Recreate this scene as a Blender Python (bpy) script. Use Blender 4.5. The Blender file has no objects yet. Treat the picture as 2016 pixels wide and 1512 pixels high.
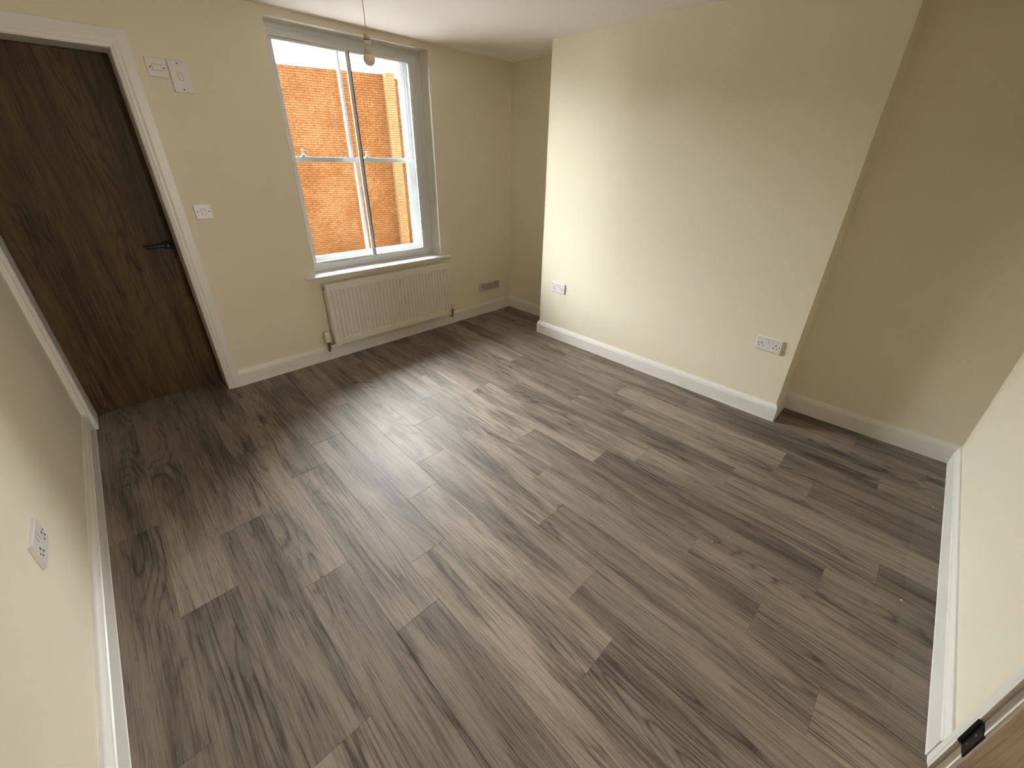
import bpy, bmesh, math, random
from mathutils import Vector, Matrix
random.seed(7)
SC = bpy.context.scene
COL = SC.collection
# ------------------------------------------------------------------ camera
cam_d = bpy.data.cameras.new('camera'); cam = bpy.data.objects.new('camera', cam_d); COL.objects.link(cam)
RR = [[0.7127924, -0.7011962, 0.0158350], [-0.3055817, -0.3307985, -0.8928562], [0.6313056, 0.6315823, -0.4500634]]
M = Matrix.Identity(4)
for i in range(3):
    M[i][0] = RR[0][i]; M[i][1] = -RR[1][i]; M[i][2] = -RR[2][i]
CAM = Vector((0.489288, -3.235006, 1.513965))
M.translation = CAM
cam.matrix_world = M
cam_d.sensor_width = 36; cam_d.lens = 793.077 / 2016 * 36
cam_d.shift_x = -4.683 / 2016; cam_d.shift_y = -41.159 / 2016
cam_d.clip_start = 0.02; cam_d.clip_end = 200
SC.camera = cam
# ------------------------------------------------------------------ world: bright even overcast sky
W = bpy.data.worlds.new('overcast_sky'); SC.world = W; W.use_nodes = True
wn = W.node_tree; bg = wn.nodes['Background']
bg.inputs[0].default_value = (0.96, 0.985, 1.0, 1); bg.inputs[1].default_value = 10.0
# daylight portal in the window opening (a sampling aid, emits nothing)
pl = bpy.data.lights.new('window_portal', 'AREA'); pl.shape = 'RECTANGLE'; pl.size = 1.2; pl.size_y = 1.6; pl.cycles.is_portal = True
po = bpy.data.objects.new('window_portal', pl); COL.objects.link(po)
po.location = (2.137, 0.40, 1.48); po.rotation_euler = (-math.pi / 2, 0, 0)
# hazy sun behind the brick building: a very soft, wide source shining down through the window from the left
sd = bpy.data.lights.new('hazy_sun', 'SUN'); sd.energy = 68.0; sd.angle = math.radians(110); sd.color = (0.99, 0.985, 0.985)
so = bpy.data.objects.new('hazy_sun', sd); COL.objects.link(so); so.location = (0, 10, 10)
_az, _el = math.radians(4), math.radians(38)          # heading towards +x from straight into the room; elevation
so.rotation_mode = 'QUATERNION'
so.rotation_quaternion = Vector((math.sin(_az) * math.cos(_el), -math.cos(_az) * math.cos(_el), -math.sin(_el))).to_track_quat('-Z', 'Y')
# added fill lamp in the unseen hallway, shining through the doorway behind the camera
hl = bpy.data.lights.new('hallway_fill', 'AREA'); hl.shape = 'RECTANGLE'; hl.size = 0.95; hl.size_y = 1.9; hl.energy = 72; hl.color = (1.0, 0.965, 0.90)
ho = bpy.data.objects.new('hallway_fill', hl); COL.objects.link(ho); ho.location = (1.86, -5.26, 1.2); ho.rotation_euler = (math.pi / 2, 0, 0)
SC.view_settings.view_transform = 'Standard'; SC.view_settings.look = 'None'
SC.view_settings.gamma = 1; SC.view_settings.use_curve_mapping = False
SC.view_settings.exposure = 0.20
SC.cycles.max_bounces = 12; SC.cycles.diffuse_bounces = 8; SC.cycles.glossy_bounces = 4
SC.cycles.transparent_max_bounces = 12; SC.cycles.sample_clamp_indirect = 6
SC.cycles.use_denoising = True; SC.cycles.caustics_reflective = False; SC.cycles.caustics_refractive = False

# ------------------------------------------------------------------ materials
def new_mat(name):
    m = bpy.data.materials.new(name); m.use_nodes = True
    return m, m.node_tree, m.node_tree.nodes['Principled BSDF']
def N(nt, t, **kw):
    n = nt.nodes.new(t)
    for k, v in kw.items():
        if k.startswith('i_'):
            key = k[2:]; key = int(key) if key.isdigit() else key
            n.inputs[key].default_value = v
        else: setattr(n, k, v)
    return n
def paint(name, col, rough=0.5, bump=0.0, scale=60, spec=0.5, var=0.0, metal=0.0):
    m, nt, b = new_mat(name)
    b.inputs['Base Color'].default_value = (*col, 1); b.inputs['Roughness'].default_value = rough
    b.inputs['Specular IOR Level'].default_value = spec; b.inputs['Metallic'].default_value = metal
    if bump or var:
        tc = N(nt, 'ShaderNodeNewGeometry')
        no = N(nt, 'ShaderNodeTexNoise', i_Scale=scale, i_Detail=4.0)
        nt.links.new(tc.outputs['Position'], no.inputs['Vector'])
        if bump:
            bp = N(nt, 'ShaderNodeBump', i_Strength=bump, i_Distance=0.002)
            nt.links.new(no.outputs['Fac'], bp.inputs['Height']); nt.links.new(bp.outputs['Normal'], b.inputs['Normal'])
        if var:
            n2 = N(nt, 'ShaderNodeTexNoise', i_Scale=1.3, i_Detail=3.0)
            nt.links.new(tc.outputs['Position'], n2.inputs['Vector'])
            mp = N(nt, 'ShaderNodeMapRange'); mp.inputs[3].default_value = 1 - var; mp.inputs[4].default_value = 1 + var
            nt.links.new(n2.outputs['Fac'], mp.inputs[0])
            mx = N(nt, 'ShaderNodeVectorMath', operation='SCALE'); mx.inputs[0].default_value = col
            nt.links.new(mp.outputs[0], mx.inputs['Scale']); nt.links.new(mx.outputs[0], b.inputs['Base Color'])
    return m
WALLM = paint('cream_wall_paint', (0.80, 0.74, 0.60), 0.75, 0.10, 220, 0.25, 0.012)
CEILM = paint('white_ceiling_paint', (0.90, 0.86, 0.82), 0.85, 0.05, 150, 0.2)
TRIMM = paint('white_satin_paint', (0.80, 0.78, 0.745), 0.33, 0.03, 40, 0.45)
SASHM = paint('white_window_paint', (0.76, 0.775, 0.78), 0.35, 0.02, 40, 0.4)
PLAST = paint('white_plastic', (0.78, 0.74, 0.74), 0.28)
RADM = paint('white_enamel', (0.80, 0.755, 0.68), 0.3)
DARKM = paint('dark_hole', (0.012, 0.011, 0.01), 0.6)
BLACKM = paint('black_metal', (0.008, 0.008, 0.009), 0.38, spec=0.4)
CHROM = paint('chrome_metal', (0.45, 0.42, 0.36), 0.22, metal=1.0)
STEEL = paint('grey_steel', (0.5, 0.5, 0.5), 0.35, metal=0.9)
FLEX = paint('beige_cord_plastic', (0.52, 0.40, 0.34), 0.5)  # one even beige tone over the whole cord
HOLD = paint('lamp_holder_plastic', (0.60, 0.50, 0.42), 0.4)
BULBN = paint('bulb_collar_plastic', (0.62, 0.58, 0.46), 0.4)
BULBG = paint('bulb_diffuser', (0.78, 0.64, 0.52), 0.35)
LEAD = paint('grey_lead_coping', (0.30, 0.32, 0.34), 0.6)
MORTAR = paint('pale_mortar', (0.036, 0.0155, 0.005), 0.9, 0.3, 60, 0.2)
GROUND = paint('pale_bounce_slab', (0.62, 0.585, 0.55), 0.9)
GREYP = paint('grey_lamp_plastic', (0.55, 0.56, 0.62), 0.4)
VENTM = paint('vent_plastic', (0.66, 0.61, 0.60), 0.45)
SEALM = paint('smoke_seal', (0.80, 0.76, 0.66), 0.5)
def glass_mat(name, ior=1.45, rough=0.0, tint=(0.98, 0.99, 0.985)):
    m, nt, b = new_mat(name); nt.nodes.remove(b); out = nt.nodes['Material Output']
    t = N(nt, 'ShaderNodeBsdfTransparent'); t.inputs[0].default_value = (*tint, 1)
    g = N(nt, 'ShaderNodeBsdfGlossy'); g.inputs['Roughness'].default_value = rough
    f = N(nt, 'ShaderNodeFresnel', i_IOR=ior); mx = N(nt, 'ShaderNodeMixShader')
    nt.links.new(f.outputs[0], mx.inputs[0]); nt.links.new(t.outputs[0], mx.inputs[1]); nt.links.new(g.outputs[0], mx.inputs[2])
    nt.links.new(mx.outputs[0], out.inputs[0]); return m
GLASS = glass_mat('window_glass', 1.2)
FILM = glass_mat('clear_film', 1.5, 0.25, (0.995, 0.996, 0.995))
_fm = FILM.node_tree; [_fm.links.remove(l) for l in list(_fm.links) if l.from_node.type == 'FRESNEL']
[setattr(n.inputs[0], 'default_value', 0.035) for n in _fm.nodes if n.type == 'MIX_SHADER']

def wood(name, light, dark, axis, rough=(0.32, 0.5), bump=0.25, knot=1.0, cath=0.55, plank=True, spec=0.5):
    """Oak print: broad streaks, fine pores, cathedral rings and knots along `axis` ('y' floor, 'z' door)."""
    m, nt, b = new_mat(name); L = nt.links.new
    geo = N(nt, 'ShaderNodeNewGeometry')
    sep = N(nt, 'ShaderNodeSeparateXYZ'); L(geo.outputs['Position'], sep.inputs[0])
    seed = N(nt, 'ShaderNodeAttribute', attribute_type='OBJECT', attribute_name='seed')
    tone = N(nt, 'ShaderNodeAttribute', attribute_type='OBJECT', attribute_name='tone')
    def mth(op, a, bb=None, c=None):
        n = N(nt, 'ShaderNodeMath', operation=op)
        for i, s in enumerate((a, bb, c)):
            if s is None: continue
            if isinstance(s, (int, float)): n.inputs[i].default_value = s
            else: L(s, n.inputs[i])
        return n.outputs[0]
    across = sep.outputs[0] if plank != 'edge' else mth('ADD', sep.outputs[0], sep.outputs[1])
    along = sep.outputs[1] if axis == 'y' else sep.outputs[2]
    def vec(sx, sy, off=0.0):
        c = N(nt, 'ShaderNodeCombineXYZ')
        L(mth('MULTIPLY', across, sx), c.inputs[0]); L(mth('MULTIPLY', along, sy), c.inputs[1])
        L(mth('MULTIPLY_ADD', seed.outputs['Fac'], 7.31, off), c.inputs[2]); return c.outputs[0]
    def noise(v, sc, det=3.0, rg=0.55, dist=0.0):
        n = N(nt, 'ShaderNodeTexNoise', i_Scale=sc, i_Detail=det, i_Roughness=rg, i_Distortion=dist); L(v, n.inputs['Vector']); return n.outputs['Fac']
    def mr(v, a, b2, c, d, smooth=False):
        n = N(nt, 'ShaderNodeMapRange'); n.clamp = True
        if smooth: n.interpolation_type = 'SMOOTHSTEP'
        L(v, n.inputs[0])
        for i, x in enumerate((a, b2, c, d)): n.inputs[i + 1].default_value = x
        return n.outputs[0]
    broad = noise(vec(1.0, 0.11), 9.0, 3.0, 0.6, 0.6)          # long light/dark drifts
    streak = noise(vec(1.0, 0.05, 3.0), 55.0, 4.0, 0.65, 0.3)  # narrow streaks
    pores = noise(vec(1.0, 0.026, 9.0), 185.0, 4.0, 0.75, 0.25)   # fine pores
    warp = noise(vec(1.0, 0.115, 5.0), 4.6, 1.5, 0.45, 0.0)
    ringc = mth('ADD', mth('MULTIPLY_ADD', warp, 19.0, mth('MULTIPLY', across, 3.0)), mth('MULTIPLY', noise(vec(1.0, 0.15, 8.0), 60.0, 2.0), 0.25))
    ring = mth('FRACT', mth('MULTIPLY', ringc, 1.6))
    ring = mr(mth('ABSOLUTE', mth('SUBTRACT', ring, 0.5)), 0.0, 0.5, 1.0, 0.0)   # bands
    ring = mth('POWER', ring, 3.5)
    rmask = mr(noise(vec(1.0, 0.22, 14.0), 5.0, 2.0), 0.47, 0.66, 0.06, 1.0, True)
    vor = N(nt, 'ShaderNodeTexVoronoi', i_Scale=3.1, i_Randomness=1.0); L(vec(1.0, 0.30, 21.0), vor.inputs['Vector'])
    kd = mth('ADD', vor.outputs['Distance'], mth('MULTIPLY', mth('SUBTRACT', noise(vec(1, 0.3, 2.0), 30.0, 3.0), 0.5), 0.10))
    kn = mr(kd, 0.0, 0.13, 1.0, 0.0, True)
    kmask = mr(noise(vec(1.0, 0.3, 31.0), 3.0, 1.0), 0.48, 0.58, 0.0, 1.0, True)
    kn = mth('MULTIPLY', mth('MULTIPLY', kn, kmask), knot)
    # darkness 0..1
    d = mr(broad, 0.30, 0.70, 0.0, 0.70, True)
    d = mth('ADD', d, mth('MULTIPLY', mth('SUBTRACT', streak, 0.5), 1.0))
    d = mth('ADD', d, mth('MULTIPLY', mth('SUBTRACT', pores, 0.5), 1.25))
    d = mth('ADD', d, mth('MULTIPLY', mth('MULTIPLY', ring, rmask), cath))
    d = mth('ADD', d, mth('MULTIPLY', mr(pores, 0.53, 0.63, 0.0, 1.0), 0.30))
    d = mth('ADD', d, mth('MULTIPLY', kn, 0.9))
    mix = N(nt, 'ShaderNodeMix', data_type='RGBA'); mix.clamp_factor = True
    L(d, mix.inputs[0]); mix.inputs[6].default_value = (*light, 1); mix.inputs[7].default_value = (*dark, 1)
    sc = N(nt, 'ShaderNodeVectorMath', operation='SCALE'); L(mix.outputs[2], sc.inputs[0])
    L(tone.outputs['Fac'] if plank is True else mth('ADD', 1.0, mth('MULTIPLY', mth('SUBTRACT', broad, 0.5), 0.1)), sc.inputs['Scale'])
    L(sc.outputs[0], b.inputs['Base Color'])
    L(mr(pores, 0.3, 0.7, rough[1], rough[0]), b.inputs['Roughness'])
    b.inputs['Specular IOR Level'].default_value = spec
    hgt = mth('ADD', mth('MULTIPLY', pores, 0.6), mth('MULTIPLY', streak, 0.8))
    hgt = mth('SUBTRACT', hgt, mth('MULTIPLY', ring, 0.25))
    bp = N(nt, 'ShaderNodeBump', i_Strength=bump, i_Distance=0.0016); L(hgt, bp.inputs['Height']); L(bp.outputs[0], b.inputs['Normal'])
    return m
FLOORW = wood('grey_brown_oak_plank', (0.285, 0.235, 0.190), (0.058, 0.044, 0.033), 'y', (0.45, 0.62), 0.35, 1.0, 0.62)
DOORW = wood('dark_oak_veneer', (0.104, 0.064, 0.021), (0.025, 0.013, 0.0045), 'z', (0.5, 0.62), 0.12, 0.9, 0.5, plank=False, spec=0.3)
LEAFW = wood('grey_oak_veneer', (0.37, 0.305, 0.25), (0.21, 0.165, 0.13), 'z', (0.45, 0.6), 0.12, 0.5, 0.3, plank='edge', spec=0.3)
def brick_mat(name, cols):
    m, nt, b = new_mat(name); L = nt.links.new
    oi = N(nt, 'ShaderNodeNewGeometry')
    cr = N(nt, 'ShaderNodeValToRGB')
    cr.color_ramp.elements[0].color = (*cols[0], 1); cr.color_ramp.elements[1].color = (*cols[2], 1)
    e = cr.color_ramp.elements.new(0.5); e.color = (*cols[1], 1)
    big = N(nt, 'ShaderNodeTexNoise', i_Scale=0.9, i_Detail=2.0); L(oi.outputs['Position'], big.inputs['Vector'])
    att = N(nt, 'ShaderNodeTexNoise', i_Scale=8.0, i_Detail=3.0); L(oi.outputs['Position'], att.inputs['Vector'])
    a = N(nt, 'ShaderNodeMath', operation='ADD'); L(big.outputs['Fac'], a.inputs[0]); L(att.outputs['Fac'], a.inputs[1])
    mp = N(nt, 'ShaderNodeMapRange'); L(a.outputs[0], mp.inputs[0]); mp.inputs[1].default_value = 0.75; mp.inputs[2].default_value = 1.25
    L(mp.outputs[0], cr.inputs[0]); L(cr.outputs[0], b.inputs['Base Color']); b.inputs['Roughness'].default_value = 0.9
    b.inputs['Specular IOR Level'].default_value = 0.15; return m
BRICKM = brick_mat('orange_brick', [(0.095, 0.0375, 0.0100), (0.119, 0.0505, 0.0145), (0.145, 0.072, 0.029)])
PALEBR = brick_mat('pale_yellow_brick', [(0.126, 0.067, 0.022), (0.142, 0.084, 0.032), (0.155, 0.098, 0.044)])

# ------------------------------------------------------------------ mesh helpers
class MB:
    def __init__(s): s.v = []; s.f = []; s.sm = []
    def add(s, vs, fs, smooth=False):
        o = len(s.v); s.v += [tuple(p) for p in vs]; s.f += [tuple(o + i for i in f) for f in fs]; s.sm += [smooth] * len(fs); return s
    def box(s, a, b):
        (x0, y0, z0), (x1, y1, z1) = [tuple(map(min, a, b)), tuple(map(max, a, b))]
        return s.add([(x0,y0,z0),(x1,y0,z0),(x1,y1,z0),(x0,y1,z0),(x0,y0,z1),(x1,y0,z1),(x1,y1,z1),(x0,y1,z1)],
                     [(0,3,2,1),(4,5,6,7),(0,1,5,4),(1,2,6,5),(2,3,7,6),(3,0,4,7)])
    def bbox(s, a, b, r, face='-y'):
        """box whose front edges (towards `face`) are chamfered by r"""
        a = Vector(a); b = Vector(b); lo = Vector(map(min, a, b)); hi = Vector(map(max, a, b))
        ax = 'xyz'.index(face[1]); sg = -1 if face[0] == '-' else 1
        u, w = [i for i in range(3) if i != ax]
        back = hi[ax] if sg < 0 else lo[ax]; front = lo[ax] if sg < 0 else hi[ax]
        def ring(d, ins):
            out = []
            for (du, dw) in ((0,0),(1,0),(1,1),(0,1)):
                p = [0,0,0]; p[ax] = d
                p[u] = (lo[u] + ins) if du == 0 else (hi[u] - ins); p[w] = (lo[w] + ins) if dw == 0 else (hi[w] - ins)
                out.append(p)
            return out
        vs = ring(back, 0) + ring(front - sg * r, 0) + ring(front - sg * r * 0.3, r * 0.3) + ring(front, r)
        fs = [(0,1,2,3)]
        for k in range(3):
            for i in range(4):
                j = (i + 1) % 4; fs.append((k*4+i, k*4+4+i, k*4+4+j, k*4+j))
        fs.append((15,14,13,12))
        return s.add(vs, fs)
    def cyl(s, p0, p1, r0, r1=None, n=16, caps=True, smooth=True):
        r1 = r0 if r1 is None else r1
        p0 = Vector(p0); p1 = Vector(p1); ax = (p1 - p0).normalized()
        t = Vector((0,0,1)) if abs(ax.z) < 0.9 else Vector((1,0,0)); u = ax.cross(t).normalized(); w = ax.cross(u)
        vs = []
        for p, r in ((p0, r0), (p1, r1)):
            vs += [p + r * (math.cos(2*math.pi*i/n) * u + math.sin(2*math.pi*i/n) * w) for i in range(n)]
        s.add(vs, [(i, n+i, n+(i+1)%n, (i+1)%n) for i in range(n)], smooth)
        if caps: s.add(vs, [tuple(range(n)), tuple(range(2*n-1, n-1, -1))])
        return s
    def lathe(s, prof, c, n=24, axis='z'):
        vs = []; m = len(prof)
        for (r, h) in prof:
            for i in range(n):
                a = 2*math.pi*i/n; x, y = r*math.cos(a), r*math.sin(a)
                vs.append({'z': (c[0]+x, c[1]+y, c[2]+h), 'y': (c[0]+x, c[1]+h, c[2]+y), 'x': (c[0]+h, c[1]+x, c[2]+y)}[axis])
        fs = [(k*n+i, k*n+(i+1)%n, (k+1)*n+(i+1)%n, (k+1)*n+i) for k in range(m-1) for i in range(n)]
        fs += [tuple(range(n-1, -1, -1)), tuple((m-1)*n+i for i in range(n))]
        s.add(vs, fs, True); s.sm[-1] = s.sm[-2] = False; return s
    def prism(s, poly, z0, z1):
        n = len(poly); vs = [(x, y, z0) for x, y in poly] + [(x, y, z1) for x, y in poly]
        return s.add(vs, [tuple(range(n-1,-1,-1)), tuple(range(n, 2*n))] + [(i, (i+1)%n, n+(i+1)%n, n+i) for i in range(n)])
    def loft(s, rings, smooth=False):
        """rings: equal-length closed loops of points"""
        n = len(rings[0]); vs = [p for r in rings for p in r]
        fs = [(k*n+i, k*n+(i+1)%n, (k+1)*n+(i+1)%n, (k+1)*n+i) for k in range(len(rings)-1) for i in range(n)]
        fs += [tuple(range(n-1,-1,-1)), tuple((len(rings)-1)*n+i for i in range(n))]
        return s.add(vs, fs, smooth)
    def tube(s, pts, r, n=8):
        pts = [Vector(p) for p in pts]; rings = []
        for i, p in enumerate(pts):
            t = (pts[min(i+1, len(pts)-1)] - pts[max(i-1, 0)]).normalized()
            a = Vector((0,0,1)) if abs(t.z) < 0.9 else Vector((1,0,0)); u = t.cross(a).normalized(); w = t.cross(u)
            rings.append([p + r*(math.cos(2*math.pi*k/n)*u + math.sin(2*math.pi*k/n)*w) for k in range(n)])
        return s.loft(rings, True)
    def mesh(s, name, mat):
        me = bpy.data.meshes.new(name); me.from_pydata(s.v, [], s.f); me.polygons.foreach_set('use_smooth', s.sm)
        bm = bmesh.new(); bm.from_mesh(me); bmesh.ops.recalc_face_normals(bm, faces=bm.faces); bm.to_mesh(me); bm.free()
        me.materials.append(mat); me.update(); return me
    def build(s, name, mat, parent=None, **props):
        """link as one object; local origin at the parent's origin (mesh is given in world coordinates)"""
        me = s.mesh(name, mat)
        o = bpy.data.objects.new(name, me); COL.objects.link(o)
        if parent is not None:
            off = world_loc(parent); me.transform(Matrix.Translation(-off)); o.parent = parent
        else:
            xs = [v.co for v in me.vertices]
            c = Vector(((min(p.x for p in xs)+max(p.x for p in xs))/2, (min(p.y for p in xs)+max(p.y for p in xs))/2, min(p.z for p in xs)))
            me.transform(Matrix.Translation(-c)); o.location = c
        for k, v in props.items(): o[k] = v
        return o
def world_loc(o):
    v = Vector((0,0,0))
    while o is not None: v += Vector(o.location); o = o.parent
    return v
def empty(name, loc, **props):
    o = bpy.data.objects.new(name, None); o.empty_display_size = 0.05; o.location = loc; COL.objects.link(o)
    for k, v in props.items(): o[k] = v
    return o
def struct(mb, name, mat, label, cat): return mb.build(name, mat, None, kind='structure', label=label, category=cat)

# ------------------------------------------------------------------ key dimensions (metres)
H = 2.307; XL = 0.070; XA = 3.624; XC = 3.279; A1 = -0.781; A2 = -2.862; XB1 = 3.533; XB2 = 3.562; YB = -3.725
WX0, WX1, WZ0, WZ1 = 1.556, 2.719, 0.698, 2.265       # window opening
DX0, DX1, DT = 0.108, 0.805, 1.990                     # door_1 opening
BX0, BX1 = 0.90, 1.690                                 # opening in the back wall
# ------------------------------------------------------------------ shell
T = 0.42
m = MB()
m.box((-1.2, 0, 0), (DX0, T, H)); m.box((DX0, 0, DT), (DX1, T, H)); m.box((DX0, 0.235, 0), (DX1, T, DT))
m.box((DX1, 0, 0), (WX0, T, H)); m.box((WX0, 0, 0), (WX1, T, WZ0 - 0.024)); m.box((WX0, 0, WZ1), (WX1, T, H)); m.box((WX1, 0, 0), (4.6, T, H))
struct(m, 'wall_window', WALLM, 'cream painted wall around the sash window and the dark wooden door', 'wall')
struct(MB().box((-0.25, -5.4, 0), (XL, 0, H)), 'wall_left', WALLM, 'cream painted wall at the left edge with the near double socket', 'wall')
struct(MB().box((XA, A1, 0), (4.6, 0, H)), 'wall_alcove', WALLM, 'cream side wall of the narrow recess right of the window', 'wall')
struct(MB().box((XC, A2, 0), (4.6, A1, H)), 'wall_chimney_breast', WALLM, 'cream chimney breast projecting into the room with two double sockets', 'wall')
struct(MB().prism([(XB1, A2), (4.6, A2), (4.6, -5.4), (XB2 + 0.055, -5.4), (XB2, YB)], 0, H), 'wall_right', WALLM, 'cream wall of the recess right of the chimney breast', 'wall')
m = MB(); m.box((XL, YB - 0.10, 0), (BX0, YB, H)); m.box((BX0, YB - 0.10, 2.0), (BX1, YB, H)); m.box((BX1, YB - 0.10, 0), (XB2, YB, H))
struct(m, 'wall_back', WALLM, 'cream wall beside the open doorway at the lower right', 'wall')
struct(MB().box((XL, -5.4, 0), (3.6, -5.3, H)), 'wall_hall', WALLM, 'cream hallway wall beyond the open doorway', 'wall')
struct(MB().box((-1.2, -5.4, H), (4.6, T, H + 0.15)), 'ceiling', CEILM, 'plain white ceiling with the bare bulb hanging from it', 'ceiling')
# floor: screed slab plus individual planks
FLR = empty('floor', (1.8, -1.8, 0), kind='structure', label='grey brown oak effect plank floor running towards the window wall', category='floor')
MB().box((-0.2, -5.4, -0.12), (4.6, T, -0.0045)).build('underlay', paint('dark_underlay', (0.02, 0.018, 0.015), 0.9), FLR)
PL, PW = 1.073, 0.180
ROWS = {0.085: -2.25, 0.265: -1.757, 0.445: -1.437, 0.625: -1.952, 0.805: -2.350, 0.985: -2.143, 1.165: -2.899, 1.345: -2.700, 1.525: -2.380,
        1.705: -3.226, 1.885: -1.855, 2.065: -2.292, 2.245: -2.454, 2.425: -2.875, 2.605: -2.136, 2.785: -1.963, 2.965: -2.380, 3.145: -2.557, 3.325: -3.300, 3.505: -2.70}
TONE = {(0.085,0):.80,(0.085,-1):.86,(0.265,0):1.0,(0.265,-1):.72,(0.445,0):.95,(0.445,-1):.78,(0.445,-2):.98,(0.625,0):1.05,(0.625,-1):.78,
        (0.805,0):1.05,(0.805,-1):.80,(0.985,0):.95,(0.985,-1):1.12,(1.165,0):1.18,(1.165,-1):.82,(1.345,0):1.02,(1.345,-1):.72,(1.525,0):1.12,(1.525,-1):.82,(1.525,-2):.88,
        (1.705,0):.98,(1.705,-1):.88,(1.705,1):1.02,(1.885,0):1.28,(1.885,-1):.86,(1.885,-2):.94,(2.065,0):1.1,(2.065,-1):.74,(2.065,-2):.95,(2.065,1):.9,(2.245,0):1.05,(2.245,-1):.98,(2.245,-2):.76,
        (2.425,0):.95,(2.425,-1):.98,(2.605,0):.76,(2.605,-1):.98,(2.605,-2):.84,(2.785,0):.82,(2.785,-1):1.12,(2.785,-2):.72,(2.965,0):.98,(2.965,-1):.78,(3.145,0):.9,(3.145,-1):.78,(3.325,0):.8,(3.325,-1):.84,(3.505,0):.75,(3.505,-1):.8}
TH, GAP, BV = 0.0042, 0.0003, 0.0004
si = 0
for x0, j in ROWS.items():
    for k in range(-4, 5):
        y0, y1 = j + k * PL, j + (k + 1) * PL
        ymax = 0.23 if x0 < 0.81 else 0.0
        y0 = max(y0, -5.3 if x0 < 3.3 else -4.0); y1 = min(y1, ymax)
        if y1 - y0 < 0.01: continue
        si += 1
        hx, hy = PW / 2 - GAP, (y1 - y0) / 2 - GAP
        vs = []
        for (hh, ins) in ((-TH, 0), (-BV, 0), (0, BV)):
            vs += [(-hx+ins, -hy+ins, hh), (hx-ins, -hy+ins, hh), (hx-ins, hy-ins, hh), (-hx+ins, hy-ins, hh)]
        fs = [(3,2,1,0)] + [(q*4+i, q*4+(i+1)%4, q*4+4+(i+1)%4, q*4+4+i) for q in range(2) for i in range(4)] + [(8,9,10,11)]
        me = bpy.data.meshes.new('plank'); me.from_pydata(vs, [], fs); me.materials.append(FLOORW)
        o = bpy.data.objects.new('plank', me); COL.objects.link(o); o.parent = FLR
        o.location = Vector((x0 + PW/2, (y0+y1)/2, 0)) - FLR.location
        o['seed'] = float(si * 1.37 % 23); o['tone'] = float(TONE.get((x0, k), random.uniform(0.84, 1.06)))

# ------------------------------------------------------------------ skirting boards
SKP = [(0, 0), (0.0195, 0), (0.018, 0.0035), (0.018, 0.088), (0.0155, 0.091), (0.0155, 0.094), (0.0145, 0.100), (0.0115, 0.107), (0.008, 0.113), (0.0065, 0.119), (0, 0.119)]
def skirting(name, p0, p1, m0, m1, label, scale=1.0):
    """p0->p1 along the wall, room on the left-hand side; m0/m1 mitre slopes at the ends (+1 inner corner shortens, -1 outer lengthens, 0 square)"""
    p0 = Vector(p0); p1 = Vector(p1); d = (p1 - p0).normalized(); n = Vector((-d.y, d.x))
    rings = []
    for p, mm, sg in ((p0, m0, 1), (p1, m1, -1)):
        rings.append([(p.x + n.x*t*scale + d.x*sg*mm*t*scale, p.y + n.y*t*scale + d.y*sg*mm*t*scale, z) for t, z in SKP])
    return MB().loft(rings).build(name, TRIMM, None, kind='structure', label=label, category='skirting board')
skirting('baseboard_window', (XA, 0), (DX1 + 0.077, 0), 1, 0, 'white moulded skirting board under the window and radiator')
skirting('baseboard_alcove', (XA, A1), (XA, 0), 1, 1, 'white skirting board in the narrow recess right of the window')
skirting('baseboard_breast_side', (XC, A1), (XA, A1), -1, 1, 'white skirting return on the window side of the chimney breast')
skirting('baseboard_chimney_breast', (XC, A2), (XC, A1), -1, -1, 'long white skirting board along the front of the chimney breast')
skirting('baseboard_breast_return', (XB1, A2), (XC, A2), 1, -1, 'short white skirting return at the right corner of the chimney breast')
skirting('baseboard_right', (XB2, YB), (XB1, A2), 1, 1, 'white skirting board along the recess wall right of the chimney breast')
skirting('baseboard_back', (BX1 + 0.034, YB), (XB2, YB), 0, 1, 'white skirting board on the wall by the open doorway')
skirting('baseboard_left', (XL, -0.006), (XL, -3.72), 0, 0, 'white skirting board along the left wall below the near socket', 1.4)

# ------------------------------------------------------------------ door architraves and linings
AP = [(0, 0), (0, 0.018), (0.040, 0.018), (0.046, 0.016), (0.052, 0.0145), (0.060, 0.0145), (0.066, 0.012), (0.072, 0.011), (0.077, 0.010), (0.077, 0)]  # (from outer edge, out of wall)
D1 = empty('door_1', ((DX0+DX1)/2, 0.18, 0), kind='structure', label='dark brown wooden door in a white architrave at the upper left', category='door')
def arch_v(x_out, sgn, z0, z1, mit):
    a = [(x_out + sgn*u, -t, z0) for u, t in AP]; b = [(x_out + sgn*u, -t, z1 - mit*u) for u, t in AP]
    return MB().loft([a, b])
arch_v(DX1 + 0.077, -1, 0, DT + 0.077, 1).build('architrave', TRIMM, D1)
# left architrave is cut down against the side wall, seen as a narrow strip
MB().loft([[(XL, 0, 0), (XL, -0.011, 0), (0.092, -0.011, 0), (0.096, -0.018, 0), (DX0 - 0.002, -0.020, 0), (DX0+0.001, -0.018, 0), (DX0, 0, 0)],
           [(XL, 0, DT), (XL, -0.011, DT), (0.092, -0.011, DT), (0.096, -0.018, DT), (DX0 - 0.002, -0.020, DT), (DX0+0.001, -0.018, DT), (DX0, 0, DT)]]).build('architrave', TRIMM, D1)
a = [(XL, -t, DT + 0.077 - u) for u, t in AP]; b = [(DX1 + 0.077 - u, -t, DT + 0.077 - u) for u, t in AP]
MB().loft([a, b]).build('architrave', TRIMM, D1)
m = MB(); m.box((DX0 - 0.0, 0.0, 0), (DX0 + 0.0025, 0.234, DT)); m.box((DX1 - 0.003, 0.0, 0), (DX1, 0.234, DT)); m.box((DX0, 0.0, DT - 0.003), (DX1, 0.234, DT))
m.build('door_lining', TRIMM, D1)
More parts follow.
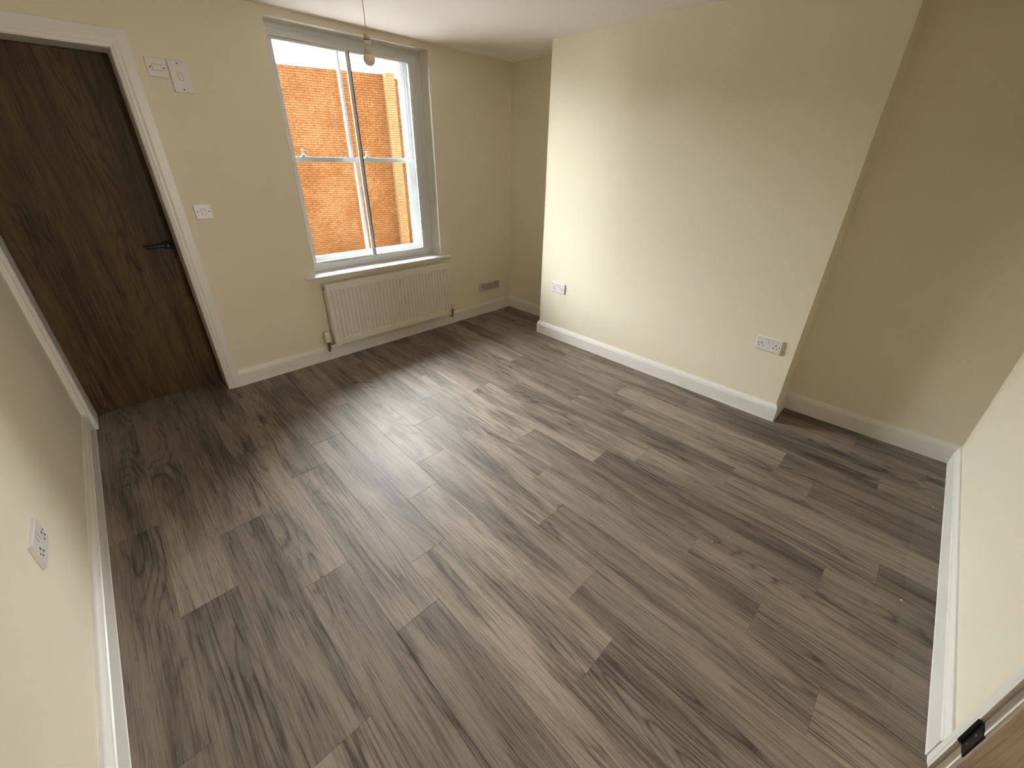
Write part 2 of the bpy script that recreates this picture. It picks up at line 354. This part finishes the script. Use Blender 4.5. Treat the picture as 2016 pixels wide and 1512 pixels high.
lf = MB().bbox((DX0 + 0.005, 0.180, 0.004), (DX1 - 0.006, 0.224, DT - 0.008), 0.001).build('door_leaf', DOORW, D1, seed=3.3, tone=1.0)
ld = empty('door_handle', (0.762, 0.18, 1.0)); ld.parent = D1; ld.location = Vector((0.762, 0.18, 1.0)) - D1.location
ld['label'] = 'black lever handle'
MB().lathe([(0.0, -0.009), (0.024, -0.009), (0.026, -0.006), (0.026, 0.0)], (0.762, 0.18, 1.0), 28, 'y').build('handle_rose', BLACKM, ld)
m = MB(); m.cyl((0.762, 0.172, 1.0), (0.762, 0.128, 1.0), 0.010, 0.0085, 16)
m.loft([[(0.772, 0.136 + c*0.007, 1.0 + s_*0.010) for c, s_ in [(math.cos(k*math.pi/5), math.sin(k*math.pi/5)) for k in range(10)]],
        [(0.74, 0.133 + c*0.007, 1.0 + s_*0.010) for c, s_ in [(math.cos(k*math.pi/5), math.sin(k*math.pi/5)) for k in range(10)]],
        [(0.657, 0.130 + c*0.006, 0.999 + s_*0.0105) for c, s_ in [(math.cos(k*math.pi/5), math.sin(k*math.pi/5)) for k in range(10)]],
        [(0.651, 0.130 + c*0.004, 0.999 + s_*0.008) for c, s_ in [(math.cos(k*math.pi/5), math.sin(k*math.pi/5)) for k in range(10)]]], True)
m.build('handle_lever', BLACKM, ld)

# open door at the lower right (leaf stands open into the hallway)
D2 = empty('door_2', (1.66, -3.72, 0), kind='structure', label='open brown door edge with black hinge at the bottom right corner', category='door')
A2P = [(0, 0), (0, 0.015), (0.022, 0.015), (0.025, 0.013), (0.028, 0.0125), (0.034, 0.0125), (0.034, 0)]
xo = BX1 + 0.034
def ar2(u0, z0, z1): return MB().loft([[(xo - u, YB + t, z0) for u, t in A2P], [(xo - u, YB + t, z1) for u, t in A2P]])
ar2(0, 0, 2.0).build('architrave', TRIMM, D2)
MB().box((BX0 - 0.06, YB, 2.0), (xo, YB + 0.015, 2.06)).build('architrave', TRIMM, D2)
MB().box((BX0 - 0.06, YB, 0), (BX0, YB + 0.015, 2.0)).build('architrave', TRIMM, D2)
LY = YB + 0.004
lfx0, lfx1 = 1.636, 1.688
LF = MB().bbox((lfx0, LY - 0.76, 0.006), (lfx1, LY, 1.985), 0.001, '+y').build('door_leaf', LEAFW, D2, seed=8.1, tone=1.0)
MB().box((1.6495, LY - 0.002, 0.006), (1.6575, LY + 0.0016, 1.985)).build('smoke_seal', SEALM, D2, label='thin pale smoke seal strip')
for hz in (0.172, 0.95, 1.70):
    hg = empty('hinge', (1.67, LY, hz)); hg.parent = D2; hg.location = Vector((1.67, LY, hz)) - D2.location; hg['label'] = 'black butt hinge'
    m = MB(); m.bbox((1.645, LY, hz), (1.6875, LY + 0.004, hz + 0.105), 0.0015, '+y'); m.build('hinge_leaf', BLACKM, hg)
    m = MB(); m.cyl((1.686, LY + 0.006, hz + 0.001), (1.686, LY + 0.006, hz + 0.104), 0.0058, None, 16); m.build('hinge_knuckle', BLACKM, hg)
    m = MB()
    for q in (0.03, 0.075): m.cyl((1.664, LY + 0.0035, hz + q), (1.664, LY + 0.0048, hz + q), 0.0035, None, 12)
    m.build('screw', STEEL, hg)

# ------------------------------------------------------------------ sash window
WN = empty('window_1', (2.137, 0.0, WZ0), kind='structure', label='tall white sash window with secondary glazing and a brick view', category='window')
def frame(mb, x0, x1, z0, z1, y0, y1, l, r, b, t):
    mb.box((x0, y0, z0), (x0 + l, y1, z1)); mb.box((x1 - r, y0, z0), (x1, y1, z1))
    mb.box((x0 + l, y0, z0), (x1 - r, y1, z0 + b)); mb.box((x0 + l, y0, z1 - t), (x1 - r, y1, z1)); return mb
REVM = paint('white_reveal_paint', (0.80, 0.765, 0.69), 0.6, 0.05, 120, 0.3)
m = MB(); m.box((WX1 - 0.003, 0.0005, WZ0), (WX1, 0.13, WZ1)); m.box((WX0, 0.0005, WZ0), (WX0 + 0.003, 0.13, WZ1)); m.box((WX0, 0.0005, WZ1 - 0.003), (WX1, 0.13, WZ1))
m.build('reveal', REVM, WN)
m = MB(); m.prism([(1.473, -0.040), (2.797, -0.040), (2.797, -0.0002), (WX1, -0.0002), (WX1, 0.13), (WX0, 0.13), (WX0, -0.0002), (1.473, -0.0002)], WZ0 - 0.018, WZ0 - 0.002)
m.cyl((1.473, -0.040, WZ0 - 0.010), (2.797, -0.040, WZ0 - 0.010), 0.008, None, 12)
m.build('window_sill', SASHM, WN)
BF = frame(MB(), WX0, WX1, WZ0, WZ1, 0.130, 0.150, 0.041, 0.094, 0.047, 0.062)
m = BF; frame(m, WX0, WX1, WZ0, WZ1 , 0.150, 0.40, 0.044, 0.047, 0.040, 0.015)
frame(m, WX0 + 0.044, WX1 - 0.047, WZ0 + 0.04, WZ1 - 0.015, 0.281, 0.289, 0.012, 0.012, 0.012, 0.012)
m.box((WX0 + 0.012, 0.1255, WZ1 - 0.030), (WX1 - 0.012, 0.130, WZ1 - 0.012)); m.box((WX1 - 0.040, 0.1255, WZ0), (WX1 - 0.020, 0.130, WZ1 - 0.030))
m.build('box_frame', SASHM, WN)
def pane(x0, x1, z0, z1, y, parent): MB().box((x0, y - 0.002, z0), (x1, y + 0.002, z1)).build('pane', GLASS, parent)
# upper sash (outer track)
us = frame(MB(), 1.602, 2.670, 1.478, 2.249, 0.290, 0.330, 0.046, 0.044, 0.036, 0.044).build('upper_sash', SASHM, WN)
MB().box((2.113, 0.293, 1.514), (2.131, 0.328, 2.205)).build('glazing_bar', SASHM, us)
pane(1.648, 2.113, 1.514, 2.205, 0.312, us); pane(2.131, 2.626, 1.514, 2.205, 0.312, us)
st = MB().bbox((2.636, 0.278, 1.500), (2.662, 0.2905, 1.585), 0.003).build('sash_stop', PLAST, us)
# lower sash (inner track)
ls = frame(MB(), 1.602, 2.670, 0.740, 1.508, 0.240, 0.280, 0.058, 0.070, 0.046, 0.030).build('lower_sash', SASHM, WN)
MB().box((2.116, 0.243, 0.786), (2.134, 0.278, 1.478)).build('glazing_bar', SASHM, ls)
pane(1.660, 2.116, 0.786, 1.478, 0.262, ls); pane(2.134, 2.600, 0.786, 1.478, 0.262, ls)
for lx in (1.735, 2.235):
    lk = MB(); lk.bbox((lx - 0.026, 0.243, 1.508), (lx + 0.026, 0.277, 1.513), 0.001, '+z'); lk.lathe([(0.013, 0), (0.013, 0.010), (0.008, 0.016), (0.005, 0.019), (0.005, 0.034), (0.0085, 0.039), (0.0085, 0.045), (0.004, 0.048)], (lx - 0.004, 0.260, 1.512), 14)
    lk.loft([[(lx, 0.255, 1.518), (lx, 0.265, 1.518), (lx, 0.265, 1.526), (lx, 0.255, 1.526)], [(lx+0.022, 0.285, 1.518), (lx+0.028, 0.278, 1.518), (lx+0.028, 0.278, 1.526), (lx+0.022, 0.285, 1.526)]])
    lk.build('sash_lock', STEEL, ls)
# secondary glazing: thin aluminium frame with two sliding panels
sg = frame(MB(), 1.597, 2.625, 0.745, 2.203, 0.112, 0.136, 0.012, 0.012, 0.008, 0.012).build('secondary_glazing', SASHM, WN)
frame(MB(), 1.610, 2.127, 0.753, 2.190, 0.126, 0.135, 0.016, 0.020, 0.017, 0.014).build('sliding_frame', SASHM, sg)
frame(MB(), 2.095, 2.612, 0.753, 2.190, 0.113, 0.124, 0.029, 0.014, 0.017, 0.014).build('sliding_frame', SASHM, sg)
MB().box((2.1195, 0.106, 0.765), (2.1240, 0.113, 2.185)).build('edge_gasket', paint('grey_gasket', (0.16, 0.14, 0.12), 0.6), sg, label='thin dark gasket on the meeting stile')
pane(1.626, 2.107, 0.770, 2.176, 0.1305, sg); pane(2.124, 2.598, 0.770, 2.176, 0.1185, sg)

# ------------------------------------------------------------------ radiator
RX0, RX1, RZ0, RZ1 = 1.583, 2.738, 0.133, 0.630
RD = empty('radiator', ((RX0+RX1)/2, -0.06, RZ0), label='long white ribbed panel radiator on the wall below the window', category='radiator')
m = MB(); nfl = 34; pitch = (RX1 - RX0 - 0.034) / nfl; xs = RX0 + 0.017; YF = -0.080; DPT = 0.011
# flat margin and vertically fluted panel
prof = []
for i in range(nfl):
    x = xs + i * pitch
    prof += [(x + pitch*0.10, 0), (x + pitch*0.26, 1), (x + pitch*0.58, 1), (x + pitch*0.74, 0)]
pts = [(RX0, 0)] + prof + [(RX1, 0)]
zs = [(RZ0, 0), (RZ0 + 0.040, 0), (RZ0 + 0.052, 1), (RZ1 - 0.060, 1), (RZ1 - 0.046, 0), (RZ1 - 0.003, 0)]
vs = [(x, YF + DPT * f * g, z) for z, g in zs for x, f in pts]
n = len(pts); fs = [(k*n+i, k*n+i+1, (k+1)*n+i+1, (k+1)*n+i) for k in range(len(zs)-1) for i in range(n-1)]
vb = [(x, YF + 0.010, z) for x, z in ((RX0, RZ0), (RX1, RZ0), (RX1, RZ1-0.003), (RX0, RZ1-0.003))]
m.add(vs, fs); m.add(vb, [(0,1,2,3)])
m.box((RX0, YF + 0.0005, RZ0 - 0.001), (RX1, YF + 0.010, RZ0)); m.box((RX0 - 0.001, YF + 0.0005, RZ0), (RX0, YF + 0.010, RZ1 - 0.003)); m.box((RX1, YF + 0.0005, RZ0), (RX1 + 0.001, YF + 0.010, RZ1 - 0.003))
m.build('front_panel', RADM, RD)
MB().bbox((RX0 - 0.003, -0.0795, RZ1 - 0.004), (RX1 + 0.003, -0.022, RZ1 + 0.004), 0.003, '+z').build('top_cover', RADM, RD)
for x in (RX0 - 0.004, RX1 + 0.001): MB().box((x, -0.074, RZ0 + 0.008), (x + 0.003, -0.024, RZ1 - 0.003)).build('end_cover', RADM, RD)
m = MB()
for i in range(56): x = RX0 + 0.02 + i * (RX1 - RX0 - 0.04) / 55; m.box((x - 0.001, -0.068, RZ0 + 0.03), (x + 0.001, -0.034, RZ1 - 0.02))
m.build('convector_fins', RADM, RD)
MB().bbox((RX0, -0.033, RZ0), (RX1, -0.024, RZ1 - 0.004), 0.002, '-y').build('back_panel', RADM, RD)
for x in (1.75, 2.57): MB().box((x - 0.015, -0.024, RZ0 + 0.05), (x + 0.015, -0.0004, RZ1 - 0.05)).build('wall_bracket', RADM, RD)
MB().cyl((RX0 - 0.012, -0.052, RZ1 - 0.030), (RX0 - 0.002, -0.052, RZ1 - 0.030), 0.009, None, 12).build('bleed_plug', CHROM, RD)
def body(x, sx, name_cap, capm, big):
    v = MB(); y = -0.055
    v.cyl((x, y, RZ0 - 0.020), (x, y, RZ0 + 0.055), 0.0095, None, 14)
    v.cyl((x, y, RZ0 + 0.004), (x, y, RZ0 + 0.030), 0.0135, None, 6, True, False)
    v.cyl((x, y, RZ0 - 0.020), (x, y, RZ0 - 0.004), 0.0128, None, 6, True, False)
    v.cyl((x, y, RZ0 + 0.018), (x + sx * 0.040, y, RZ0 + 0.018), 0.0085, None, 14)
    v.cyl((x + sx * 0.016, y, RZ0 + 0.018), (x + sx * 0.030, y, RZ0 + 0.018), 0.013, None, 6, True, False)
    v.tube([(x, y, RZ0 - 0.018), (x, y, RZ0 - 0.034), (x, y + 0.006, RZ0 - 0.044), (x, y + 0.018, RZ0 - 0.047), (x, -0.0175, RZ0 - 0.047)], 0.0075, 10)
    v.build('valve_body', CHROM, RD)
    c = MB()
    if big:
        c.lathe([(0.012, 0.0), (0.021, 0.006), (0.0235, 0.020), (0.0235, 0.050), (0.0215, 0.060), (0.0195, 0.062), (0.0195, 0.066), (0.0215, 0.068), (0.0200, 0.080), (0.012, 0.086)], (x, y, RZ0 + 0.036), 22)
    else:
        c.lathe([(0.009, 0.0), (0.011, 0.004), (0.0105, 0.030), (0.009, 0.040), (0.004, 0.043)], (x, y, RZ0 + 0.038), 16)
    c.build(name_cap, capm, RD)
body(RX0 - 0.052, 1, 'thermostatic_head', RADM, True)
body(RX1 + 0.034, -1, 'valve_cap', RADM, False)

# ------------------------------------------------------------------ electrical plates
def on_wall(root, wall):
    """local frame: x along the plate, y out of the wall (negative), z up -> rotate for the wall"""
    root.rotation_euler = (0, 0, {'window': 0, 'breast': -math.pi/2, 'left': math.pi/2}[wall])
def lb(mb, name, mat, root, **p):
    me = mb.mesh(name, mat); o = bpy.data.objects.new(name, me); COL.objects.link(o); o.parent = root
    for k, v in p.items(): o[k] = v
    return o
SHADEM = paint('painted_gap_shadow', (0.10, 0.085, 0.075), 0.7)  # dark slip painting the shadow line around rockers and fuse carrier
def shadow_line(x0, x1, z0, z1, y, root, g=0.0011): lb(MB().box((x0 - g, y - 0.0003, z0 - g), (x1 + g, y + 0.002, z1 + g)), 'rocker_shadow', SHADEM, root)
def double_socket(loc, wall, label):
    r = empty('double_socket', loc, label=label, category='socket'); on_wall(r, wall)
    lb(MB().bbox((-0.073, -0.010, -0.043), (0.073, 0, 0.043), 0.0028), 'socket_plate', PLAST, r)
    for cx in (-0.040, 0.040):
        lb(MB().box((cx - 0.0026, -0.0108, 0.000), (cx + 0.0026, -0.0098, 0.0085)), 'earth_hole', DARKM, r)
        for q in (-0.011, 0.011): lb(MB().box((cx + q - 0.0034, -0.0108, -0.0165), (cx + q + 0.0034, -0.0098, -0.0115)), 'pin_hole', DARKM, r)
    for cx in (-0.0125, 0.0125):
        shadow_line(cx - 0.0055, cx + 0.0055, 0.010, 0.030, -0.010, r, 0.0009)
        lb(MB().loft([[(cx-0.0055, -0.0098, 0.010), (cx+0.0055, -0.0098, 0.010), (cx+0.0055, -0.0135, 0.010), (cx-0.0055, -0.0135, 0.010)],
                      [(cx-0.0055, -0.0098, 0.030), (cx+0.0055, -0.0098, 0.030), (cx+0.0055, -0.0112, 0.030), (cx-0.0055, -0.0112, 0.030)]]), 'rocker', PLAST, r)
    for cx in (-0.0602, 0.0602):
        lb(MB().cyl((cx, -0.0095, 0.0), (cx, -0.0106, 0.0), 0.0032, None, 12), 'screw', DARKM, r)
    return r
double_socket((XC, -2.718, 0.500), 'breast', 'white double socket at the right end of the chimney breast')
double_socket((XC, -0.995, 0.490), 'breast', 'white double socket on the chimney breast nearest the window recess')
double_socket((XL, -1.663, 0.476), 'left', 'white double socket on the left wall above the skirting')
def light_switch(loc, label):
    r = empty('light_switch', loc, label=label, category='switch')
    lb(MB().bbox((-0.0435, -0.009, -0.043), (0.0435, 0, 0.043), 0.0028), 'switch_plate', PLAST, r)
    shadow_line(-0.0115, 0.0115, -0.016, 0.016, -0.009, r)
    lb(MB().loft([[(-0.0115, -0.0085, -0.016), (0.0115, -0.0085, -0.016), (0.0115, -0.0145, -0.016), (-0.0115, -0.0145, -0.016)],
                  [(-0.0115, -0.0085, 0.016), (0.0115, -0.0085, 0.016), (0.0115, -0.0098, 0.016), (-0.0115, -0.0098, 0.016)]]), 'rocker', PLAST, r)
    for cx in (-0.030, 0.030): lb(MB().cyl((cx, -0.0085, 0), (cx, -0.0097, 0), 0.0032, None, 12), 'screw', DARKM, r)
light_switch((0.9765, 0, 1.199), 'white single light switch beside the dark wooden door')
r = empty('fused_spur', (0.970, 0, 1.926), label='square white plate with a rectangular fuse carrier, high beside the door', category='switch')
lb(MB().bbox((-0.043, -0.010, -0.043), (0.043, 0, 0.043), 0.0028), 'spur_plate', PLAST, r)
shadow_line(-0.020, 0.022, -0.013, 0.014, -0.010, r)
lb(MB().bbox((-0.020, -0.0135, -0.013), (0.022, -0.009, 0.014), 0.002), 'fuse_carrier', PLAST, r)
for cx in (-0.029, 0.030): lb(MB().cyl((cx, -0.0095, 0), (cx, -0.0108, 0), 0.0034, None, 12), 'screw', DARKM, r)
r = empty('isolator_switch', (1.0635, 0, 1.896), label='tall white isolator plate with a small centre rocker, right of the spur', category='switch')
lb(MB().bbox((-0.043, -0.013, -0.0745), (0.043, 0, 0.0745), 0.003), 'switch_plate', PLAST, r)
shadow_line(-0.008, 0.009, -0.016, 0.016, -0.013, r)
lb(MB().loft([[(-0.008, -0.0125, -0.016), (0.009, -0.0125, -0.016), (0.009, -0.0185, -0.016), (-0.008, -0.0185, -0.016)],
              [(-0.008, -0.0125, 0.016), (0.009, -0.0125, 0.016), (0.009, -0.0138, 0.016), (-0.008, -0.0138, 0.016)]]), 'rocker', PLAST, r)
for cz in (-0.060, 0.060): lb(MB().cyl((0.0, -0.0125, cz), (0.0, -0.0138, cz), 0.0034, None, 12), 'screw', DARKM, r)

# wall vent
VX0, VX1, VZ0, VZ1 = 3.172, 3.460, 0.243, 0.336
VT = empty('wall_vent', ((VX0+VX1)/2, 0, VZ0), label='slim white plastic louvre vent low on the wall right of the radiator', category='vent')
m = frame(MB(), VX0, VX1, VZ0, VZ1, -0.008, 0.0, 0.017, 0.017, 0.013, 0.013); m.build('vent_frame', VENTM, VT)
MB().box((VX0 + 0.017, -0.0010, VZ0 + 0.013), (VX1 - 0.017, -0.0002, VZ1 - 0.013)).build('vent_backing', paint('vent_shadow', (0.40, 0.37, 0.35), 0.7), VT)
nb = 22
for i in range(nb):
    x = VX0 + 0.021 + i * (VX1 - VX0 - 0.042) / (nb - 1)
    if abs(x - (VX0 + VX1) / 2) < 0.012: continue
    MB().box((x - 0.0028, -0.0065, VZ0 + 0.0125), (x + 0.0028, -0.0012, VZ1 - 0.0125)).build('vent_slat', VENTM, VT)
MB().bbox(((VX0+VX1)/2 - 0.007, -0.011, VZ0 + 0.022), ((VX0+VX1)/2 + 0.007, -0.0012, VZ1 - 0.022), 0.002).build('vent_slider', VENTM, VT)

# ------------------------------------------------------------------ pendant bulb
PX, PY = 1.735, -0.9
PD = empty('pendant_light', (PX, PY, H), label='bare white bulb in a holder hanging on a thin cord by the window', category='light')
MB().lathe([(0.040, 0.0), (0.040, -0.012), (0.034, -0.022), (0.010, -0.028)], (PX, PY, H), 28).build('ceiling_rose', HOLD, PD)
ZB = 2.069
MB().tube([(PX - 0.0015*math.sin((H - z)*30), PY, z) for z in [H - 0.02 - i*(H - 0.02 - ZB)/8 for i in range(9)]], 0.0022, 8).build('cord', FLEX, PD)
hd = MB().lathe([(0.006, 0.004), (0.0115, 0.0), (0.0155, -0.010), (0.0158, -0.026), (0.0145, -0.0262), (0.0145, -0.029), (0.0170, -0.0292), (0.0172, -0.046), (0.0160, -0.050), (0.0140, -0.0505)], (PX, PY, ZB), 24).build('lamp_holder', HOLD, PD)
MB().cyl((PX, PY, ZB - 0.0265), (PX, PY, ZB - 0.0288), 0.0162, None, 24).build('holder_ring', DARKM, hd)
bl = MB().lathe([(0.0135, 0.0), (0.0135, -0.006), (0.0160, -0.008), (0.0240, -0.040)], (PX, PY, ZB - 0.050), 24).build('bulb_collar', BULBN, PD)
R0 = 0.0295; gl = []
for i in range(13):
    a = math.radians(34 - i * 124 / 12)
    gl.append((R0 * math.cos(a), R0 * math.sin(a)))
gl = [(0.0242, R0*math.sin(math.radians(34)) + 0.001)] + gl[:-1] + [(0.001, -R0)]
MB().lathe(gl, (PX, PY, ZB - 0.0905 - R0*math.sin(math.radians(34))), 28).build('bulb_glass', BULBG, PD)

# ------------------------------------------------------------------ bits on the floor by the doorway wall
flk = None
CL = ['crumb in the far right corner beside the skirting', 'crumb by the doorway skirting, second from the corner', 'crumb by the doorway skirting, third from the corner', 'larger chip beside the clear film near the doorway',
      'speck in the middle of the right half of the floor', 'speck just left of a dark knot, right half of floor', 'speck on the dark plank near the bottom of the photo', 'crumb on the dark floor beside the left skirting']
for i, (x, y, s_) in enumerate([(3.325, -3.662, 0.004), (3.05, -3.655, 0.003), (3.03, -3.668, 0.0035), (2.28, -3.607, 0.006), (2.02, -2.98, 0.003), (2.10, -3.02, 0.0025), (1.60, -2.99, 0.0022), (0.19, -0.78, 0.004)]):
    vs = [Vector((random.uniform(.5, 1) * math.cos(a), random.uniform(.5, 1) * math.sin(a), 0)) * s_ for a in [k*math.pi/3 for k in range(6)]]
    m = MB(); m.loft([[(x+p.x, y+p.y, 0.0) for p in vs], [(x+p.x*.6, y+p.y*.6, s_*0.45) for p in vs]])
    m.build('plaster_crumb', SASHM, None, label='tiny white plaster ' + CL[i], category='debris', group='plaster crumbs on the floor')
m = MB()
ys = [-3.612, -3.618, -3.609, -3.615, -3.604, -3.611, -3.600, -3.606]
xsf = [1.72 + i * (3.2 - 1.72) / 7 for i in range(8)]
top = [(x, y, 0.0004 + 0.0006 * (i % 2)) for i, (x, y) in enumerate(zip(xsf, ys))]; bot = [(x, -3.700, 0.0004) for x in xsf]
vv = bot + top + [(x, y, z + 0.0006) for x, y, z in bot] + [(x, y, z + 0.0006) for x, y, z in top]
k = 8; fs = [(i, i+1, k+i+1, k+i) for i in range(7)] + [(2*k+i, 3*k+i, 3*k+i+1, 2*k+i+1) for i in range(7)] + [(k+i, k+i+1, 3*k+i+1, 3*k+i) for i in range(7)] + [(i, 2*k+i, 2*k+i+1, i+1) for i in range(7)] + [(0, k, 3*k, 2*k), (7, 2*k+7, 3*k+7, k+7)]
m.add(vv, fs); m.build('protective_film', FILM, None, label='strip of clear film stuck on the floor along the doorway skirting', category='film')

# ------------------------------------------------------------------ outside: brick building
WL = Vector((6.228, 14.0, 0)); wd = Vector((0.94883, -0.31580, 0)); wnrm = Vector((-0.31580, -0.94883, 0)); ZT = 4.225
BD = empty('brick_building', (WL.x, WL.y, -5.0), label='orange brick building with a pale brick pier seen through the window', category='building')
def wp(s_, off, z): p = WL + wd * s_ + wnrm * off; return (p.x, p.y, z)
def wbox(mb, s0, s1, o0, o1, z0, z1):
    return mb.add([wp(s0,o1,z0), wp(s1,o1,z0), wp(s1,o0,z0), wp(s0,o0,z0), wp(s0,o1,z1), wp(s1,o1,z1), wp(s1,o0,z1), wp(s0,o0,z1)],
                  [(0,3,2,1),(4,5,6,7),(0,1,5,4),(1,2,6,5),(2,3,7,6),(3,0,4,7)])
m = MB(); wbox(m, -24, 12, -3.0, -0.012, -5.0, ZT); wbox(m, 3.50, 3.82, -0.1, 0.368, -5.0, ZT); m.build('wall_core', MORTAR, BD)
m = MB(); wbox(m, -24, 3.5, -0.35, 0.015, ZT, ZT + 0.03); wbox(m, 3.50, 3.83, -0.1, 0.395, ZT, ZT + 0.03); m.build('coping', LEAD, BD)
m = MB(); wbox(m, 3.84, 12, -0.30, 0.03, ZT - 0.10, ZT + 0.045); m.build('coping', LEAD, BD, label='grey metal parapet flashing')
def seen(p):
    c = Vector(CAM); d = Vector(p) - c
    t = (0.2 - c.y) / d.y; q = c + d * t
    return 1.62 < q.x < 2.66 and 0.77 < q.z < 2.21
bricks = []
cz = ZT - 0.075; row = 0
while cz > -3.2:
    s_ = -2.0 + (0.1125 if row % 2 else 0)
    while s_ < 7.0:
        a0, a1 = s_, s_ + 0.215
        if a1 < 3.495 or a0 > 3.825 or (a0 < 3.495 and a1 > 3.495) or a0 < 3.825 < a1:
            b0, b1 = a0, a1
            if a0 < 3.495 < a1: b1 = 3.495
            if a0 < 3.825 < a1: b0 = 3.825
            if b1 - b0 > 0.03: bricks.append((b0, b1, -0.012, random.uniform(-0.0015, 0.0015), cz, 0))
        s_ += 0.225
    # pier: header/stretcher pattern on the front and sides
    if row % 2: parts = [(3.50, 3.6075), (3.6175, 3.825)]
    else: parts = [(3.50, 3.71), (3.72, 3.825)]
    for (b0, b1) in parts: bricks.append((b0 - 0.004, b1, 0.262, 0.380 + random.uniform(-0.001, 0.001), cz, 1))
    bricks.append((3.494, 3.602, 0.005, 0.125, cz, 1)); bricks.append((3.494, 3.602, 0.135, 0.252, cz, 1))
    cz -= 0.075; row += 1
vis = [(i, (Vector(wp((b[0]+b[1])/2, b[3], b[4])) - CAM).length) for i, b in enumerate(bricks) if seen(wp((b[0]+b[1])/2, b[3], b[4] + 0.03))]
vis.sort(key=lambda t: t[1]); pick = set(i for i, _ in vis[:290])
proto = {}
rest = [MB(), MB()]
off = Vector(BD.location)
for i, (b0, b1, o0, o1, z, kind) in enumerate(bricks):
    z1 = z + 0.065
    if i in pick:
        key = (round(b1 - b0, 3), round(o1 - o0, 2), kind)
        if key not in proto:
            L_, Dp = b1 - b0, o1 - o0
            mb = MB(); mb.add([tuple(wd*a + wnrm*c + Vector((0,0,e))) for a, c, e in ((0,Dp,0),(L_,Dp,0),(L_,0,0),(0,0,0),(0,Dp,.065),(L_,Dp,.065),(L_,0,.065),(0,0,.065))],
                              [(0,3,2,1),(4,5,6,7),(0,1,5,4),(1,2,6,5),(2,3,7,6),(3,0,4,7)])
            proto[key] = mb.mesh('brick', PALEBR if kind else BRICKM)
        o = bpy.data.objects.new('brick', proto[key]); COL.objects.link(o); o.parent = BD
        o.location = Vector(wp(b0, o0, z)) - off
    else: wbox(rest[kind], b0, b1, o0, o1, z, z1)
rest[0].build('brickwork', BRICKM, BD, kind='stuff'); rest[1].build('pier_brickwork', PALEBR, BD, kind='stuff')
# bulkhead lamp on that wall
q = Vector(wp(-0.13, 0, 3.10))
LP = empty('bulkhead_lamp', q, label='grey rounded bulkhead lamp on the brick wall at the left of the view', category='lamp')
m = MB(); rings = []
for k_ in range(9):
    t = k_ / 8; zz = 3.08 + 0.32 * t; w_ = 0.15 * math.sqrt(max(0.03, 1 - (1 - min(1, t * 1.25)) ** 2)) * (1 if t < 0.85 else 0.93); dd = w_ * 1.0
    rings.append([wp(-0.13 + w_ * math.cos(a), max(0.004, dd * math.sin(a)), zz) for a in [j * math.pi / 10 for j in range(11)]])
m.loft(rings, True); m.v = [(x + wnrm.x*.004, y + wnrm.y*.004, z) for x, y, z in m.v]; m.build('lamp_shell', GREYP, LP)
m = MB(); wbox(m, -0.28, 0.02, 0.003, 0.02, 3.06, 3.42); m.build('back_plate', GREYP, LP)
m = MB(); Y0, Y1 = T + 0.001, T + 0.03
m.box((-9, Y0, -5), (WX0 - 0.02, Y1, 8)); m.box((WX1 + 0.02, Y0, -5), (13, Y1, 8)); m.box((WX0 - 0.02, Y0, -5), (WX1 + 0.02, Y1, WZ0 - 0.06)); m.box((WX0 - 0.02, Y0, WZ1 + 0.02), (WX1 + 0.02, Y1, 8))
struct(m, 'wall_outside', paint('dark_red_brickwork', (0.16, 0.07, 0.045), 0.9), 'outer brick face of the building around the sash window', 'wall')
struct(MB().box((-30, 0.75, -2.4), (40, 40, -2.2)), 'ground_bounce_slab', GROUND, 'unseen pale slab added outside to bounce light up to the ceiling', 'ground')  # unseen pale slab, added to bounce daylight through the window onto the ceiling
